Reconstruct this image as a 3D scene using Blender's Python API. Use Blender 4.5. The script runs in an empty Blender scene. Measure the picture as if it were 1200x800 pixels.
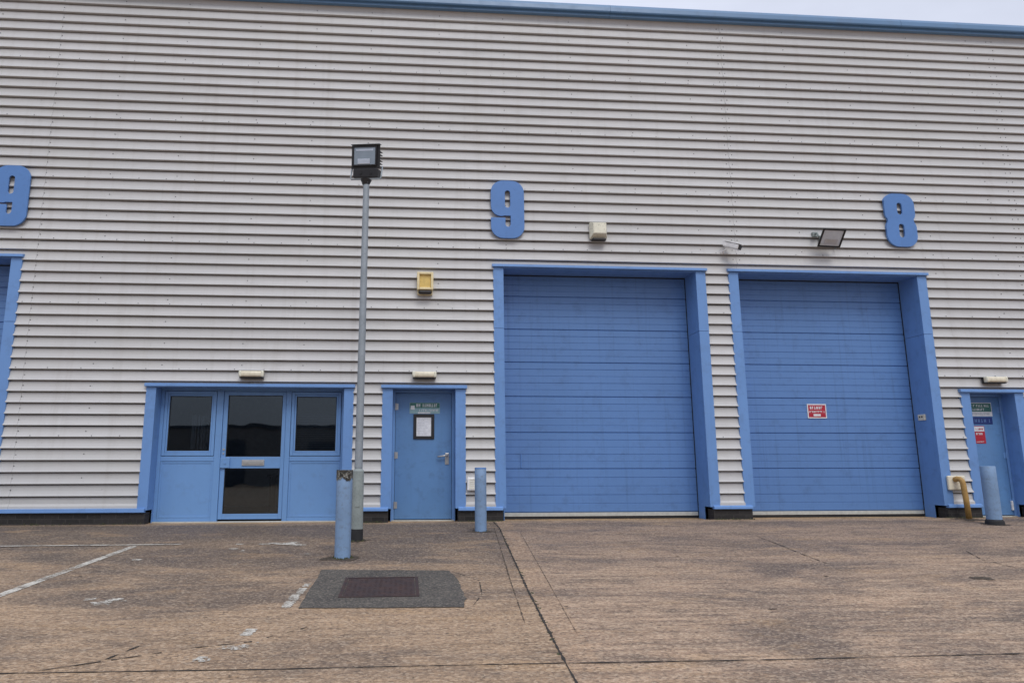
import bpy, bmesh, math, random
from mathutils import Vector, Matrix, noise
random.seed(7)
PI = math.pi
scene = bpy.context.scene
COL = scene.collection
D = 12.2265          # distance from the camera to the wall plane (m)
SLOPE = 0.0485       # the apron falls away from the building

# ------------------------------------------------------------------ helpers
def link(o, parent=None):
    COL.objects.link(o)
    if parent is not None: o.parent = parent
    return o

def obj(name, bm, mat, parent=None, smooth=False, recalc=True):
    if recalc: bmesh.ops.recalc_face_normals(bm, faces=bm.faces)
    me = bpy.data.meshes.new(name); bm.to_mesh(me); bm.free()
    for m in (mat if isinstance(mat, (list, tuple)) else [mat]): me.materials.append(m)
    if smooth:
        for p in me.polygons: p.use_smooth = True
    o = bpy.data.objects.new(name, me)
    return link(o, parent)

def tag(o, label=None, cat=None, group=None, kind=None):
    if label: o['label'] = label
    if cat: o['category'] = cat
    if group: o['group'] = group
    if kind: o['kind'] = kind
    return o

def thing(name, label, cat, loc=(0, 0, 0), group=None, rz=0):
    o = bpy.data.objects.new(name, None); o.empty_display_size = .2
    COL.objects.link(o); o.location = loc; o.rotation_euler.z = rz
    return tag(o, label, cat, group)

def box(bm, x0, x1, y0, y1, z0, z1, bev=0, mi=0, M=None):
    g = bmesh.ops.create_cube(bm, size=1)
    vs = g['verts']
    for v in vs:
        v.co = Vector((x0 + (v.co.x + .5) * (x1 - x0), y0 + (v.co.y + .5) * (y1 - y0), z0 + (v.co.z + .5) * (z1 - z0)))
    fs = set(f for v in vs for f in v.link_faces)
    if bev > 0:
        es = list(set(e for f in fs for e in f.edges))
        r = bmesh.ops.bevel(bm, geom=es, offset=bev, segments=2, affect='EDGES', profile=.5)
        fs = set(r['faces']) | set(f for f in fs if f.is_valid)
        vs = list(set(v for f in fs for v in f.verts))
    for f in fs:
        f.material_index = mi
    if M is not None:
        for v in vs: v.co = M @ v.co
    return vs

def cyl(bm, p0, p1, r0, r1=None, seg=20, caps=True, mi=0):
    r1 = r0 if r1 is None else r1
    p0, p1 = Vector(p0), Vector(p1); d = (p1 - p0); L = d.length
    q = d.to_track_quat('Z', 'Y').to_matrix().to_4x4()
    g = bmesh.ops.create_cone(bm, cap_ends=caps, segments=seg, radius1=r0, radius2=r1, depth=L)
    M = Matrix.Translation((p0 + p1) / 2) @ q
    for v in g['verts']: v.co = M @ v.co
    for f in set(f for v in g['verts'] for f in v.link_faces): f.material_index = mi
    return g['verts']

def tube(bm, pts, r, seg=14, mi=0):
    pts = [Vector(p) for p in pts]; rings = []
    for i, p in enumerate(pts):
        d = (pts[min(i + 1, len(pts) - 1)] - pts[max(i - 1, 0)]).normalized()
        q = d.to_track_quat('Z', 'Y')
        rings.append([bm.verts.new(p + q @ Vector((r * math.cos(2 * PI * k / seg), r * math.sin(2 * PI * k / seg), 0))) for k in range(seg)])
    for a, b in zip(rings, rings[1:]):
        # align rings
        best = min(range(seg), key=lambda s: (a[0].co - b[s].co).length)
        for k in range(seg):
            f = bm.faces.new((a[k], a[(k + 1) % seg], b[(k + 1 + best) % seg], b[(k + best) % seg])); f.material_index = mi; f.smooth = True
    bm.faces.new(rings[0]); bm.faces.new(rings[-1])

def prism(bm, poly, y0, y1, mi=0, M=None):
    """poly in (x,z), extruded from y0 to y1"""
    a = [bm.verts.new((x, y0, z)) for x, z in poly]; b = [bm.verts.new((x, y1, z)) for x, z in poly]
    if M is not None:
        for v in a + b: v.co = M @ v.co
    n = len(poly)
    fs = [bm.faces.new(a), bm.faces.new(list(reversed(b)))]
    for i in range(n): fs.append(bm.faces.new((a[i], b[i], b[(i + 1) % n], a[(i + 1) % n])))
    for f in fs: f.material_index = mi
    return a + b

# ------------------------------------------------------------------ materials
def newmat(name):
    m = bpy.data.materials.new(name); m.use_nodes = True
    nt = m.node_tree; nt.nodes.clear()
    out = nt.nodes.new('ShaderNodeOutputMaterial'); b = nt.nodes.new('ShaderNodeBsdfPrincipled')
    nt.links.new(b.outputs[0], out.inputs[0])
    return m, nt, b

class G:
    """tiny node graph helper"""
    def __init__(s, nt):
        s.nt = nt; s.tc = nt.nodes.new('ShaderNodeTexCoord')
    def n(s, t, **k):
        n = s.nt.nodes.new(t)
        for a, v in k.items(): setattr(n, a, v)
        return n
    def lk(s, a, b): s.nt.links.new(a, b)
    def mp(s, scale=(1, 1, 1), loc=(0, 0, 0), rot=(0, 0, 0), src=None):
        m = s.n('ShaderNodeMapping'); m.inputs['Scale'].default_value = scale; m.inputs['Location'].default_value = loc
        m.inputs['Rotation'].default_value = rot
        s.lk(src or s.tc.outputs['Object'], m.inputs[0]); return m.outputs[0]
    def noise(s, vec, scale=1, detail=4, rough=.5, dist=0):
        n = s.n('ShaderNodeTexNoise'); n.inputs['Scale'].default_value = scale; n.inputs['Detail'].default_value = detail
        n.inputs['Roughness'].default_value = rough; n.inputs['Distortion'].default_value = dist
        s.lk(vec, n.inputs['Vector']); return n.outputs['Fac']
    def ramp(s, f, stops, interp='LINEAR'):
        r = s.n('ShaderNodeValToRGB'); cr = r.color_ramp; cr.interpolation = interp
        while len(cr.elements) < len(stops): cr.elements.new(.5)
        for e, (p, c) in zip(cr.elements, stops):
            e.position = p; e.color = (c, c, c, 1) if isinstance(c, (int, float)) else (*c, 1)
        s.lk(f, r.inputs[0]); return r.outputs[0]
    def mix(s, f, a, b, mode='MIX'):
        m = s.n('ShaderNodeMix', data_type='RGBA', blend_type=mode)
        for sock, v in ((m.inputs[0], f), (m.inputs[6], a), (m.inputs[7], b)):
            if hasattr(v, 'is_output'): s.lk(v, sock)
            elif isinstance(v, (int, float)): sock.default_value = v
            else: sock.default_value = (*v, 1)
        return m.outputs[2]
    def math(s, op, a, b=0.0, clamp=False):
        m = s.n('ShaderNodeMath', operation=op); m.use_clamp = clamp
        for sock, v in ((m.inputs[0], a), (m.inputs[1], b)):
            if hasattr(v, 'is_output'): s.lk(v, sock)
            else: sock.default_value = v
        return m.outputs[0]
    def bump(s, h, strength, dist, bsdf):
        b = s.n('ShaderNodeBump'); b.inputs['Strength'].default_value = strength; b.inputs['Distance'].default_value = dist
        s.lk(h, b.inputs['Height']); s.lk(b.outputs[0], bsdf.inputs['Normal'])

def paint(name, col, rough=.45, var=.12, dirt=(.2, .17, .13), dirt_amt=.25, sc=1.0, metal=0, spec=.5, streak=0, fine=.0):
    m, nt, b = newmat(name); g = G(nt)
    big = g.noise(g.mp(), .9 * sc, 5, .6)
    c = g.mix(g.ramp(big, [(.3, 0), (.7, 1)]), [v * (1 - var) for v in col], [min(1, v * (1 + var)) for v in col])
    d = g.noise(g.mp((1, 1, 1), (3, 7, 1)), 6 * sc, 6, .7)
    c = g.mix(g.math('MULTIPLY', g.ramp(d, [(.52, 0), (.75, 1)]), dirt_amt), c, dirt)
    if streak:
        s_ = g.noise(g.mp((14, 14, .35)), 1, 4, .6)
        c = g.mix(g.math('MULTIPLY', g.ramp(s_, [(.55, 0), (.8, 1)]), streak), c, dirt)
    if fine:
        f_ = g.noise(g.mp(), 55, 3, .7)
        c = g.mix(g.math('MULTIPLY', g.ramp(f_, [(.62, 0), (.72, 1)]), fine), c, dirt)
    g.lk(c, b.inputs['Base Color']); b.inputs['Metallic'].default_value = metal
    g.lk(g.ramp(d, [(.3, max(0, rough - .08)), (.8, min(1, rough + .15))]), b.inputs['Roughness'])
    b.inputs['Specular IOR Level'].default_value = spec
    g.bump(g.noise(g.mp(), 2.2, 3, .5), .12, .02, b)
    return m

def flat(name, col, rough=.5, metal=0):
    m, nt, b = newmat(name); g = G(nt)
    n_ = g.noise(g.mp(), 14, 4, .6)
    g.lk(g.mix(g.ramp(n_, [(.3, 0), (.7, 1)]), [v * .86 for v in col], [min(1, v * 1.1) for v in col]), b.inputs['Base Color'])
    b.inputs['Roughness'].default_value = rough; b.inputs['Metallic'].default_value = metal
    return m

BLUE = (.15, .30, .605)
M_blue = paint('blue_paint_frame', BLUE, .42, .07, (.07, .12, .22), .35, .8, streak=.18)
M_blue_panel = paint('blue_paint_panel', (.155, .315, .60), .4, .06, (.10, .17, .30), .3, .8, streak=.12)
M_roller = paint('blue_roller_paint', (.108, .228, .49), .42, .07, (.04, .08, .17), .35, .6, streak=.35)
M_door = paint('blue_steel_door_paint', (.11, .245, .48), .4, .09, (.05, .09, .17), .35, 1.2, streak=.2)
M_coping = paint('blue_coping_paint', (.11, .22, .38), .35, .08, (.08, .12, .18), .3, .6)
M_bollard = paint('blue_bollard_paint', (.20, .315, .49), .5, .12, (.13, .15, .17), .6, 3, streak=.35, fine=.35)
M_number = paint('blue_number_board', (.095, .225, .52), .45, .06, (.05, .09, .17), .2, 1.5)
M_dark = flat('black_void', (.012, .012, .014), .8)
M_black = flat('black_plastic', (.016, .016, .018), .45)
M_rubber = flat('black_rubber', (.02, .02, .022), .8)
M_white = flat('white_pvc', (.82, .82, .81), .4)
M_seal = flat('pale_aluminium_strip', (.50, .51, .47), .5)
M_cream = flat('cream_plastic', (.78, .72, .56), .4)
M_yellow = flat('yellowed_plastic', (.72, .52, .16), .4)
M_yellow_rim = flat('pale_yellow_plastic', (.80, .68, .40), .4)
M_ivory = paint('weathered_ivory_plastic', (.78, .76, .62), .5, .1, (.12, .11, .08), .6, 5)
M_galv = paint('galvanised_steel', (.30, .34, .37), .5, .15, (.16, .17, .17), .5, 5, metal=.25, fine=.3)
M_galvdull = paint('greyed_galvanised_sleeve', (.27, .31, .30), .6, .18, (.14, .15, .13), .6, 5, fine=.4)
M_steel = flat('brushed_steel', (.48, .48, .47), .35, .6)
M_paper = flat('white_paper', (.74, .76, .80), .7)
M_ink = flat('grey_print', (.42, .46, .52), .7)
M_green = flat('dark_green_sign', (.045, .17, .14), .5)
M_greenpale = flat('pale_green_sign_plastic', (.26, .42, .46), .5)
M_navy = flat('navy_sign', (.01, .03, .17), .5)
M_red = flat('red_sign', (.42, .015, .035), .45)
M_signwhite = flat('sign_white', (.72, .74, .76), .5)
M_pipe = paint('ochre_pipe', (.42, .25, .075), .6, .2, (.12, .08, .04), .6, 6, fine=.4)

def mat_cladding():
    m, nt, b = newmat('grey_corrugated_cladding'); g = G(nt)
    base = (.535, .53, .545)
    sheet = g.noise(g.mp((.16, .01, .9)), 1, 2, .5)
    c = g.mix(g.ramp(sheet, [(.3, 0), (.7, 1)]), (.49, .488, .482), (.555, .553, .548))
    st = g.noise(g.mp((5, .1, .22), (2, 0, 0)), 1, 5, .65)
    c = g.mix(g.math('MULTIPLY', g.ramp(st, [(.52, 0), (.8, 1)]), .32), c, (.33, .31, .28))
    dr = g.noise(g.mp((1.2, 1, 6), (9, 2, 4)), 1.5, 6, .7)
    c = g.mix(g.math('MULTIPLY', g.ramp(dr, [(.54, 0), (.78, 1)]), .35), c, (.36, .355, .345))
    sp = g.noise(g.mp(), 38, 2, .6)
    c = g.mix(g.math('MULTIPLY', g.ramp(sp, [(.66, 0), (.74, 1)]), .35), c, (.25, .24, .22))
    # greenish algae tint high up and near the laps
    al = g.noise(g.mp((.35, 1, 1.3), (4, 4, 4)), 1, 3, .5)
    c = g.mix(g.math('MULTIPLY', g.ramp(al, [(.5, 0), (.75, 1)]), .2), c, (.46, .455, .40))
    g.lk(c, b.inputs['Base Color']); g.lk(g.ramp(dr, [(.3, .42), (.8, .7)]), b.inputs['Roughness'])
    b.inputs['Specular IOR Level'].default_value = .4
    g.bump(g.noise(g.mp((.6, 1, 3)), 1.3, 3, .5), .25, .01, b)
    return m
M_clad = mat_cladding()
M_screw = flat('screw_head', (.12, .12, .125), .5)

def mat_brick():
    m, nt, b = newmat('dark_brick'); g = G(nt)
    sep = g.n('ShaderNodeSeparateXYZ'); g.lk(g.tc.outputs['Object'], sep.inputs[0])
    cmb = g.n('ShaderNodeCombineXYZ'); g.lk(g.math('ADD', sep.outputs[0], sep.outputs[1]), cmb.inputs[0]); g.lk(sep.outputs[2], cmb.inputs[1])
    br = g.n('ShaderNodeTexBrick'); br.inputs['Scale'].default_value = 1
    br.inputs['Brick Width'].default_value = .225; br.inputs['Row Height'].default_value = .075; br.inputs['Mortar Size'].default_value = .006
    br.inputs['Color1'].default_value = (.014, .013, .013, 1); br.inputs['Color2'].default_value = (.034, .030, .029, 1); br.inputs['Mortar'].default_value = (.045, .042, .04, 1)
    g.lk(cmb.outputs[0], br.inputs['Vector'])
    n_ = g.noise(g.mp(), 22, 5, .7)
    g.lk(g.mix(g.math('MULTIPLY', g.ramp(n_, [(.5, 0), (.75, 1)]), .45), br.outputs[0], (.06, .055, .045)), b.inputs['Base Color'])
    b.inputs['Roughness'].default_value = .85
    h = g.math('ADD', g.math('MULTIPLY', br.outputs['Fac'], -1.0), g.math('MULTIPLY', n_, .6))
    g.bump(h, .7, .006, b)
    return m
M_brick = mat_brick()

def mat_concrete(name, tint=(1, 1, 1), damp=1.0, pours=True):
    m, nt, b = newmat(name); g = G(nt)
    T = lambda c: [min(.9, c[i] * tint[i] * (1.16, 1.12, 1.06)[i]) for i in range(3)]
    sep = g.n('ShaderNodeSeparateXYZ'); g.lk(g.tc.outputs['Object'], sep.inputs[0]); X, Y = sep.outputs[0], sep.outputs[1]
    band = g.noise(g.mp((1.3, 15, 1)), 1.0, 5, .75, .5)          # brushed across the fall, parallel to the wall
    big = g.noise(g.mp((.30, .62, 1), (3.3, 1.2, 0)), 1.35, 7, .68, .5)
    mid = g.noise(g.mp((.9, 2.3, 1), (1, 5, 0)), 1.7, 7, .7, .5)
    fine = g.noise(g.mp((.8, 1.1, 1)), 30, 5, .85)
    agg = g.n('ShaderNodeTexVoronoi'); agg.inputs['Scale'].default_value = 62; g.lk(g.mp((.8, 1.1, 1)), agg.inputs['Vector'])
    sc = g.n('ShaderNodeSeparateColor'); g.lk(agg.outputs['Color'], sc.inputs[0]); cell = sc.outputs[0]
    c = g.mix(g.ramp(mid, [(.32, 0), (.66, 1)]), T((.20, .148, .115)), T((.42, .295, .205)))
    c = g.mix(g.math('MULTIPLY', g.ramp(band, [(.42, 0), (.62, 1)]), .55), c, T((.54, .41, .30)))
    c = g.mix(g.math('MULTIPLY', g.ramp(band, [(.36, 1), (.48, 0)]), .40), c, T((.12, .095, .085)))
    if pours:
        # the two bays were poured separately: the left one is older, browner and dirtier
        xj = g.math('ADD', g.math('MULTIPLY', Y, .0644), .770)
        dx = g.math('SUBTRACT', X, xj)
        left = g.math('LESS_THAN', dx, 0)
        c = g.mix(g.math('MULTIPLY', left, .38), c, T((.31, .215, .125)))
        wy = g.math('ADD', Y, g.math('MULTIPLY', g.math('SUBTRACT', big, .5), 9.0))
        far = g.ramp(g.math('MULTIPLY', g.math('SUBTRACT', wy, 6.6), .30), [(0, 0), (1, 1)])
        c = g.mix(g.math('MULTIPLY', g.math('MULTIPLY', far, left), .78), c, T((.100, .084, .074)))
        c = g.mix(g.math('MULTIPLY', g.math('MULTIPLY', far, g.math('SUBTRACT', 1.0, left)), .42), c, T((.17, .130, .112)))
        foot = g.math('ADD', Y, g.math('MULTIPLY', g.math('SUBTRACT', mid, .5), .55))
        c = g.mix(g.math('MULTIPLY', g.ramp(g.math('SUBTRACT', foot, 11.95), [(0, 0), (.12, 1)]), .6), c, T((.36, .25, .15)))
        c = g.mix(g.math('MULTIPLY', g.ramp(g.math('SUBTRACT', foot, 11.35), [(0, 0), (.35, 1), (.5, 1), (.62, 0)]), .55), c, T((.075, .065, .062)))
        strip = g.math('MULTIPLY', g.math('GREATER_THAN', dx, 0), g.math('LESS_THAN', dx, .24))
        c = g.mix(g.math('MULTIPLY', strip, .35), c, T((.40, .275, .18)))
        # parking bays by the offices collect oil and dirt
        m1 = g.ramp(g.math('MULTIPLY', g.math('SUBTRACT', Y, 6.5), .22), [(0, 0), (.6, 1)])
        thr = g.math('ADD', big, g.math('MULTIPLY', g.math('MULTIPLY', left, m1), .075))
    else: thr = big
    c = g.mix(g.math('MULTIPLY', g.ramp(thr, [(.485, 0), (.61, 1)]), .66 * damp), c, T((.090, .071, .060)))
    sb = g.noise(g.mp((.75, 2.9, 1), (7, 3, 0)), 1.2, 6, .68, .8)
    c = g.mix(g.math('MULTIPLY', g.ramp(sb, [(.54, 0), (.64, 1)]), .55 * damp), c, T((.115, .091, .076)))
    rs = g.noise(g.mp((.6, 1.5, 1), (11, 8, 0)), 1.5, 6, .66, .4)
    c = g.mix(g.math('MULTIPLY', g.ramp(rs, [(.55, 0), (.68, 1)]), .5), c, T((.40, .27, .155)))
    c = g.mix(g.math('MULTIPLY', g.ramp(fine, [(.49, 0), (.62, 1)]), .78), c, T((.085, .064, .050)))
    c = g.mix(g.math('MULTIPLY', g.ramp(cell, [(.70, 0), (.9, 1)]), .28), c, T((.66, .55, .43)))
    c = g.mix(g.math('MULTIPLY', g.ramp(cell, [(.08, 1), (.24, 0)]), .32), c, T((.045, .038, .034)))
    g.lk(c, b.inputs['Base Color'])
    g.lk(g.ramp(thr, [(.46, .92), (.58, .62)]), b.inputs['Roughness'])
    b.inputs['Specular IOR Level'].default_value = .35
    h = g.math('ADD', g.math('MULTIPLY', fine, .6), g.math('MULTIPLY', band, 1.5))
    h = g.math('ADD', h, g.math('MULTIPLY', agg.outputs['Distance'], .5))
    g.bump(h, .8, .014, b)
    return m
M_conc = mat_concrete('brushed_concrete')
M_sill = mat_concrete('sandy_threshold_concrete', (1.2, 1.12, .88), .5, False)

def mat_asphalt():
    m, nt, b = newmat('asphalt_patch'); g = G(nt)
    v = g.n('ShaderNodeTexVoronoi'); v.inputs['Scale'].default_value = 60; g.lk(g.mp(), v.inputs['Vector'])
    n_ = g.noise(g.mp(), 3, 5, .6); f = g.noise(g.mp(), 70, 3, .7)
    c = g.mix(g.ramp(n_, [(.3, 0), (.7, 1)]), (.075, .068, .060), (.125, .112, .095))
    sc = g.n('ShaderNodeSeparateColor'); g.lk(v.outputs['Color'], sc.inputs[0])
    c = g.mix(g.math('MULTIPLY', g.ramp(sc.outputs[0], [(.7, 0), (.95, 1)]), .5), c, (.28, .24, .19))
    c = g.mix(g.math('MULTIPLY', g.ramp(sc.outputs[0], [(.15, 1), (.45, 0)]), .45), c, (.03, .029, .027))
    g.lk(c, b.inputs['Base Color']); b.inputs['Roughness'].default_value = .9
    g.bump(g.math('ADD', v.outputs['Distance'], f), .9, .012, b)
    return m
M_asph = mat_asphalt()

def mat_rust():
    m, nt, b = newmat('rusted_cast_iron'); g = G(nt)
    n_ = g.noise(g.mp(), 7, 6, .7); f = g.noise(g.mp(), 60, 3, .7)
    c = g.mix(g.ramp(n_, [(.35, 0), (.68, 1)]), (.030, .021, .024), (.060, .030, .024))
    c = g.mix(g.math('MULTIPLY', g.ramp(f, [(.55, 0), (.7, 1)]), .5), c, (.02, .017, .018))
    g.lk(c, b.inputs['Base Color']); b.inputs['Roughness'].default_value = .75
    g.bump(f, .5, .005, b)
    return m
M_rust = mat_rust()

def mat_line(w0=.50, w1=.60, name='worn_white_line_paint', col=(.60, .57, .50)):
    m, nt, b = newmat(name); g = G(nt)
    w = g.noise(g.mp((1, 1, 1)), 34, 6, .85); w2 = g.noise(g.mp(), 4.2, 5, .7)
    k = g.math('ADD', g.math('MULTIPLY', w, .62), g.math('MULTIPLY', w2, .42))
    b.inputs['Base Color'].default_value = (*col, 1)
    g.lk(g.mix(g.ramp(w2, [(.35, 0), (.65, 1)]), col, [v * .72 for v in col]), b.inputs['Base Color'])
    g.lk(g.ramp(k, [(w0, 1), (w1, 0)]), b.inputs['Alpha']); b.inputs['Roughness'].default_value = .85
    g.bump(w, .5, .006, b)
    return m
M_line = mat_line()
M_line2 = mat_line(.50, .56, 'flaking_white_paint')
M_grime_shade = mat_line(.50, .60, 'ground_grime_and_contact_shade', (.085, .065, .045))
M_joint = paint('dirt_filled_joint', (.03, .026, .022), .95, .3, (.06, .045, .03), .8, 14)
M_moss = paint('moss_and_grit', (.06, .065, .03), .95, .4, (.11, .09, .05), .8, 20)
M_chip = flat('white_paint_chip', (.62, .60, .55), .8)
M_leafl = flat('dead_leaf', (.07, .045, .03), .8)

def mat_glass():
    m = bpy.data.materials.new('window_glass'); m.use_nodes = True; nt = m.node_tree; nt.nodes.clear()
    g = G(nt); out = g.n('ShaderNodeOutputMaterial')
    tr = g.n('ShaderNodeBsdfTransparent'); tr.inputs[0].default_value = (.60, .65, .68, 1)
    gl = g.n('ShaderNodeBsdfGlossy'); gl.inputs['Roughness'].default_value = .015; gl.inputs[0].default_value = (.82, .92, 1, 1)
    bp = g.n('ShaderNodeBump'); bp.inputs['Strength'].default_value = .05; bp.inputs['Distance'].default_value = .03
    g.lk(g.noise(g.mp(), 1.4, 2, .5), bp.inputs['Height']); g.lk(bp.outputs[0], gl.inputs['Normal'])
    fr = g.n('ShaderNodeFresnel'); fr.inputs[0].default_value = 1.7
    mx = g.n('ShaderNodeMixShader'); g.lk(fr.outputs[0], mx.inputs[0]); g.lk(tr.outputs[0], mx.inputs[1]); g.lk(gl.outputs[0], mx.inputs[2])
    g.lk(mx.outputs[0], out.inputs[0]); return m
M_glass = mat_glass()
def mat_lens(name, col, rough=.12, metal=0.0):
    m, nt, b = newmat(name); g = G(nt)
    n_ = g.noise(g.mp(), 9, 3, .6)
    g.lk(g.mix(n_, [v * .8 for v in col], [v * 1.15 for v in col]), b.inputs['Base Color'])
    b.inputs['Roughness'].default_value = rough; b.inputs['Metallic'].default_value = metal; b.inputs['Specular IOR Level'].default_value = .8
    return m
M_lens = mat_lens('floodlight_glass', (.33, .38, .42), .16, .6)
M_lens2 = mat_lens('floodlight_glass_painted_reflection', (.66, .71, .76), .3, 0)  # pale colour paints in the bright reflection on the tipped-down glass
M_reflector = mat_lens('silver_reflector', (.62, .66, .72), .3, .7)
M_roomwall = flat('dim_office_wall', (.42, .44, .46), .8)
M_slats = flat('grey_reflection_slats', (.22, .23, .25), .7)
M_carpet = flat('dark_carpet', (.03, .03, .035), .9)
M_opp = flat('grey_cladding_across_yard', (.20, .20, .21), .6)
M_oppdark = flat('dark_doors_across_yard', (.03, .045, .075), .6)

# ------------------------------------------------------------------ ground
def gz(x, y):
    """height of the concrete apron"""
    if y > D - .02: return -.0
    t = D - y
    z = -SLOPE * t if t < 15 else -SLOPE * (15 + 8 * (1 - math.exp(-(t - 15) / 8)))
    und = .006 * noise.noise(Vector((x * .35, y * .35, 0))) * min(1, t * 1.2)
    if x < 1.4 and t < 1.2: und -= .012 * (1 - t / 1.2) * min(1, (1.4 - x))
    return z + und - .004

def grid_axis(fine0, fine1, step, far0, far1):
    a = []; v = fine0
    while v < fine1: a.append(v); v += step
    a.append(fine1); s = step; v = fine1
    while v < far1: s *= 1.35; v += s; a.append(min(v, far1))
    s = step; v = fine0
    while v > far0: s *= 1.35; v -= s; a.insert(0, max(v, far0))
    return a
bm = bmesh.new()
xs = grid_axis(-9, 14, .25, -400, 400); ys = grid_axis(2, D - .25, .25, -400, D - .2)
ys = [y for y in ys if y < D - .03] + [D - .02]
V = [[bm.verts.new((x, y, gz(x, y))) for x in xs] for y in ys]
for j in range(len(ys) - 1):
    for i in range(len(xs) - 1): bm.faces.new((V[j][i], V[j][i + 1], V[j + 1][i + 1], V[j + 1][i]))
g_ = obj('concrete_ground', bm, M_conc, smooth=True); tag(g_, kind='structure')
# ground behind the building front, carrying on to the horizon under and beyond it
bm = bmesh.new()
fl = [(-400, D - .02), (400, D - .02), (400, 400), (-400, 400)]
bm.faces.new([bm.verts.new((x, y, -.02)) for x, y in fl])
tag(obj('building_floor_ground', bm, M_sill), kind='structure')

def ribbon(name, pts, w, mat, lift=.004, jitter=.35, step=.06, taper=True, kind='structure', breaks=0, zfun=gz, rag=None):
    """irregular strip lying on the ground"""
    bm = bmesh.new(); P = []
    for (a, b) in zip(pts, pts[1:]):
        n = max(1, int((Vector(b) - Vector(a)).length / step))
        for k in range(n): P.append(Vector(a).lerp(Vector(b), k / n))
    P.append(Vector(pts[-1])); prev = None; rr = random.Random(len(name) + int(abs(pts[0][0]) * 100))
    for i, p in enumerate(P):
        d = (P[min(i + 1, len(P) - 1)] - P[max(i - 1, 0)]).normalized(); nrm = Vector((-d.y, d.x))
        s = w * .5 * (1 + jitter * rr.uniform(-1, 1)); c = p + nrm * w * jitter * .35 * noise.noise(Vector((p.x * 9, p.y * 9, 3)))
        if taper and (i == 0 or i == len(P) - 1): s *= .2
        l, r = c + nrm * s, c - nrm * s
        cur = (bm.verts.new((l.x, l.y, zfun(l.x, l.y) + lift)), bm.verts.new((r.x, r.y, zfun(r.x, r.y) + lift)))
        if prev and not (breaks and rr.random() < breaks): bm.faces.new((prev[0], prev[1], cur[1], cur[0]))
        prev = cur
    return tag(obj(name, bm, mat), kind=kind)

# construction joints and cracks
ribbon('slab_joint', [(1.50, 12.1), (1.502, 11.366), (1.36, 9.3), (1.207, 7.089), (1.13, 5.7), (1.086, 4.912)], .018, M_joint, .004, .7, .03)
ribbon('slab_joint', [(1.086, 4.93), (1.06, 4.2), (1.03, 2.6), (1.0, 1.2)], .013, M_joint, .0045, .6)
ribbon('slab_joint', [(-14, 5.03), (-2.552, 4.978), (-.944, 4.933), (1.09, 4.925)], .011, M_joint, .004, .7)
ribbon('slab_joint', [(1.09, 4.92), (2.481, 4.905), (4.344, 4.908), (9, 4.90), (16, 4.88)], .012, M_joint, .005, .7)
ribbon('ground_crack', [(1.421, 11.37), (1.30, 9.9), (1.10, 7.5), (.98, 5.9)], .011, M_grime_shade, .0045, .8, breaks=.0)
ribbon('ground_crack', [(1.75, 10.8), (1.62, 9.2), (1.46, 7.2), (1.33, 5.6)], .006, M_grime_shade, .0045, .5, breaks=.0)
ribbon('ground_crack', [(5.179, 10.346), (5.10, 9.5), (5.0, 8.8), (4.943, 8.172)], .011, M_joint, .0045, .7, breaks=.08)
ribbon('ground_crack', [(7.3, 8.95), (6.979, 8.319), (6.95, 7.696)], .012, M_joint, .0045, .7, breaks=.1)
ribbon('ground_crack', [(-2.4, 4.98), (-1.9, 5.22), (-1.5, 5.42), (-1.1, 5.55), (-.75, 5.9)], .012, M_joint, .0045, .9, breaks=.2)
ribbon('ground_crack', [(-2.0, 5.2), (-1.86, 5.55), (-1.7, 5.62)], .014, M_joint, .0046, .9, breaks=.2)
ribbon('ground_crack', [(.53, 8.0), (.78, 7.5), (.74, 6.9), (.62, 6.5)], .008, M_joint, .0045, .9, breaks=.2)
# painted lines
ribbon('parking_line', [(-3.547, 9.90), (-3.65, 8.5), (-3.746, 7.159), (-3.9, 4.5), (-4.0, 2.5)], .10, M_line, .005, .10, .05)
ribbon('parking_line', [(-9.5, 9.99), (-5.29, 9.979), (-2.965, 9.978)], .062, M_line, .009, .18, .05)
ribbon('parking_line', [(-2.3, 9.975), (-1.35, 9.965)], .045, M_line, .005, .6, .05, breaks=.45)
ribbon('parking_line', [(-1.02, 6.53), (-1.0, 7.02)], .085, M_line, .005, 0.25, .012, False)
ribbon('parking_line', [(-.985, 7.05), (-.975, 7.28)], .075, M_line, .005, 0.25, .012, False)
ribbon('parking_line', [(-.965, 7.34), (-.955, 7.48)], .06, M_line, .005, 0.25, .012, False)
ribbon('parking_line', [(-1.182, 5.70), (-1.17, 5.88)], .085, M_line, .005, 0.25, .012, False)

def blob(bm, cx, cy, r, n=11, asp=1.0, lift=.006, seed=0):
    rr = random.Random(seed); pts = []; n = n * 3
    for k in range(n):
        a = 2 * PI * k / n; q = r * (rr.uniform(.8, 1.05) + .75 * noise.noise(Vector((math.cos(a) * 1.6, math.sin(a) * 1.6, seed * 3.1))))
        x, y = cx + q * math.cos(a) * asp, cy + q * math.sin(a); pts.append(bm.verts.new((x, y, gz(x, y) + lift)))
    bm.faces.new(pts)
bm = bmesh.new()
for i, (x, y, r, asp) in enumerate([(-2.66, 6.80, .085, 1.2), (-2.60, 6.92, .05, 1.1), (-2.84, 6.96, .05, 1.3), (-2.52, 6.87, .03, 1), (-1.18, 5.41, .07, 1.5), (-1.05, 5.50, .035, 1.3), (-1.36, 5.16, .045, 1.5), (-1.57, 9.98, .07, 1.6), (-1.42, 9.88, .06, 1.6), (-1.75, 10.04, .04, 2), (-1.5, 10.1, .05, 1.7), (-3.15, 8.9, .04, 1.4), (-2.2, 9.6, .05, 1.5), (-2.05, 9.45, .03, 1), (-1.95, 8.55, .03, 1), (-1.2, 9.2, .03, 1.3)]):
    blob(bm, x, y, r, 13, asp, .0055, i)
tag(obj('paint_flecks', bm, M_line2), kind='structure')
bm = bmesh.new()
rr = random.Random(3)
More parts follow.
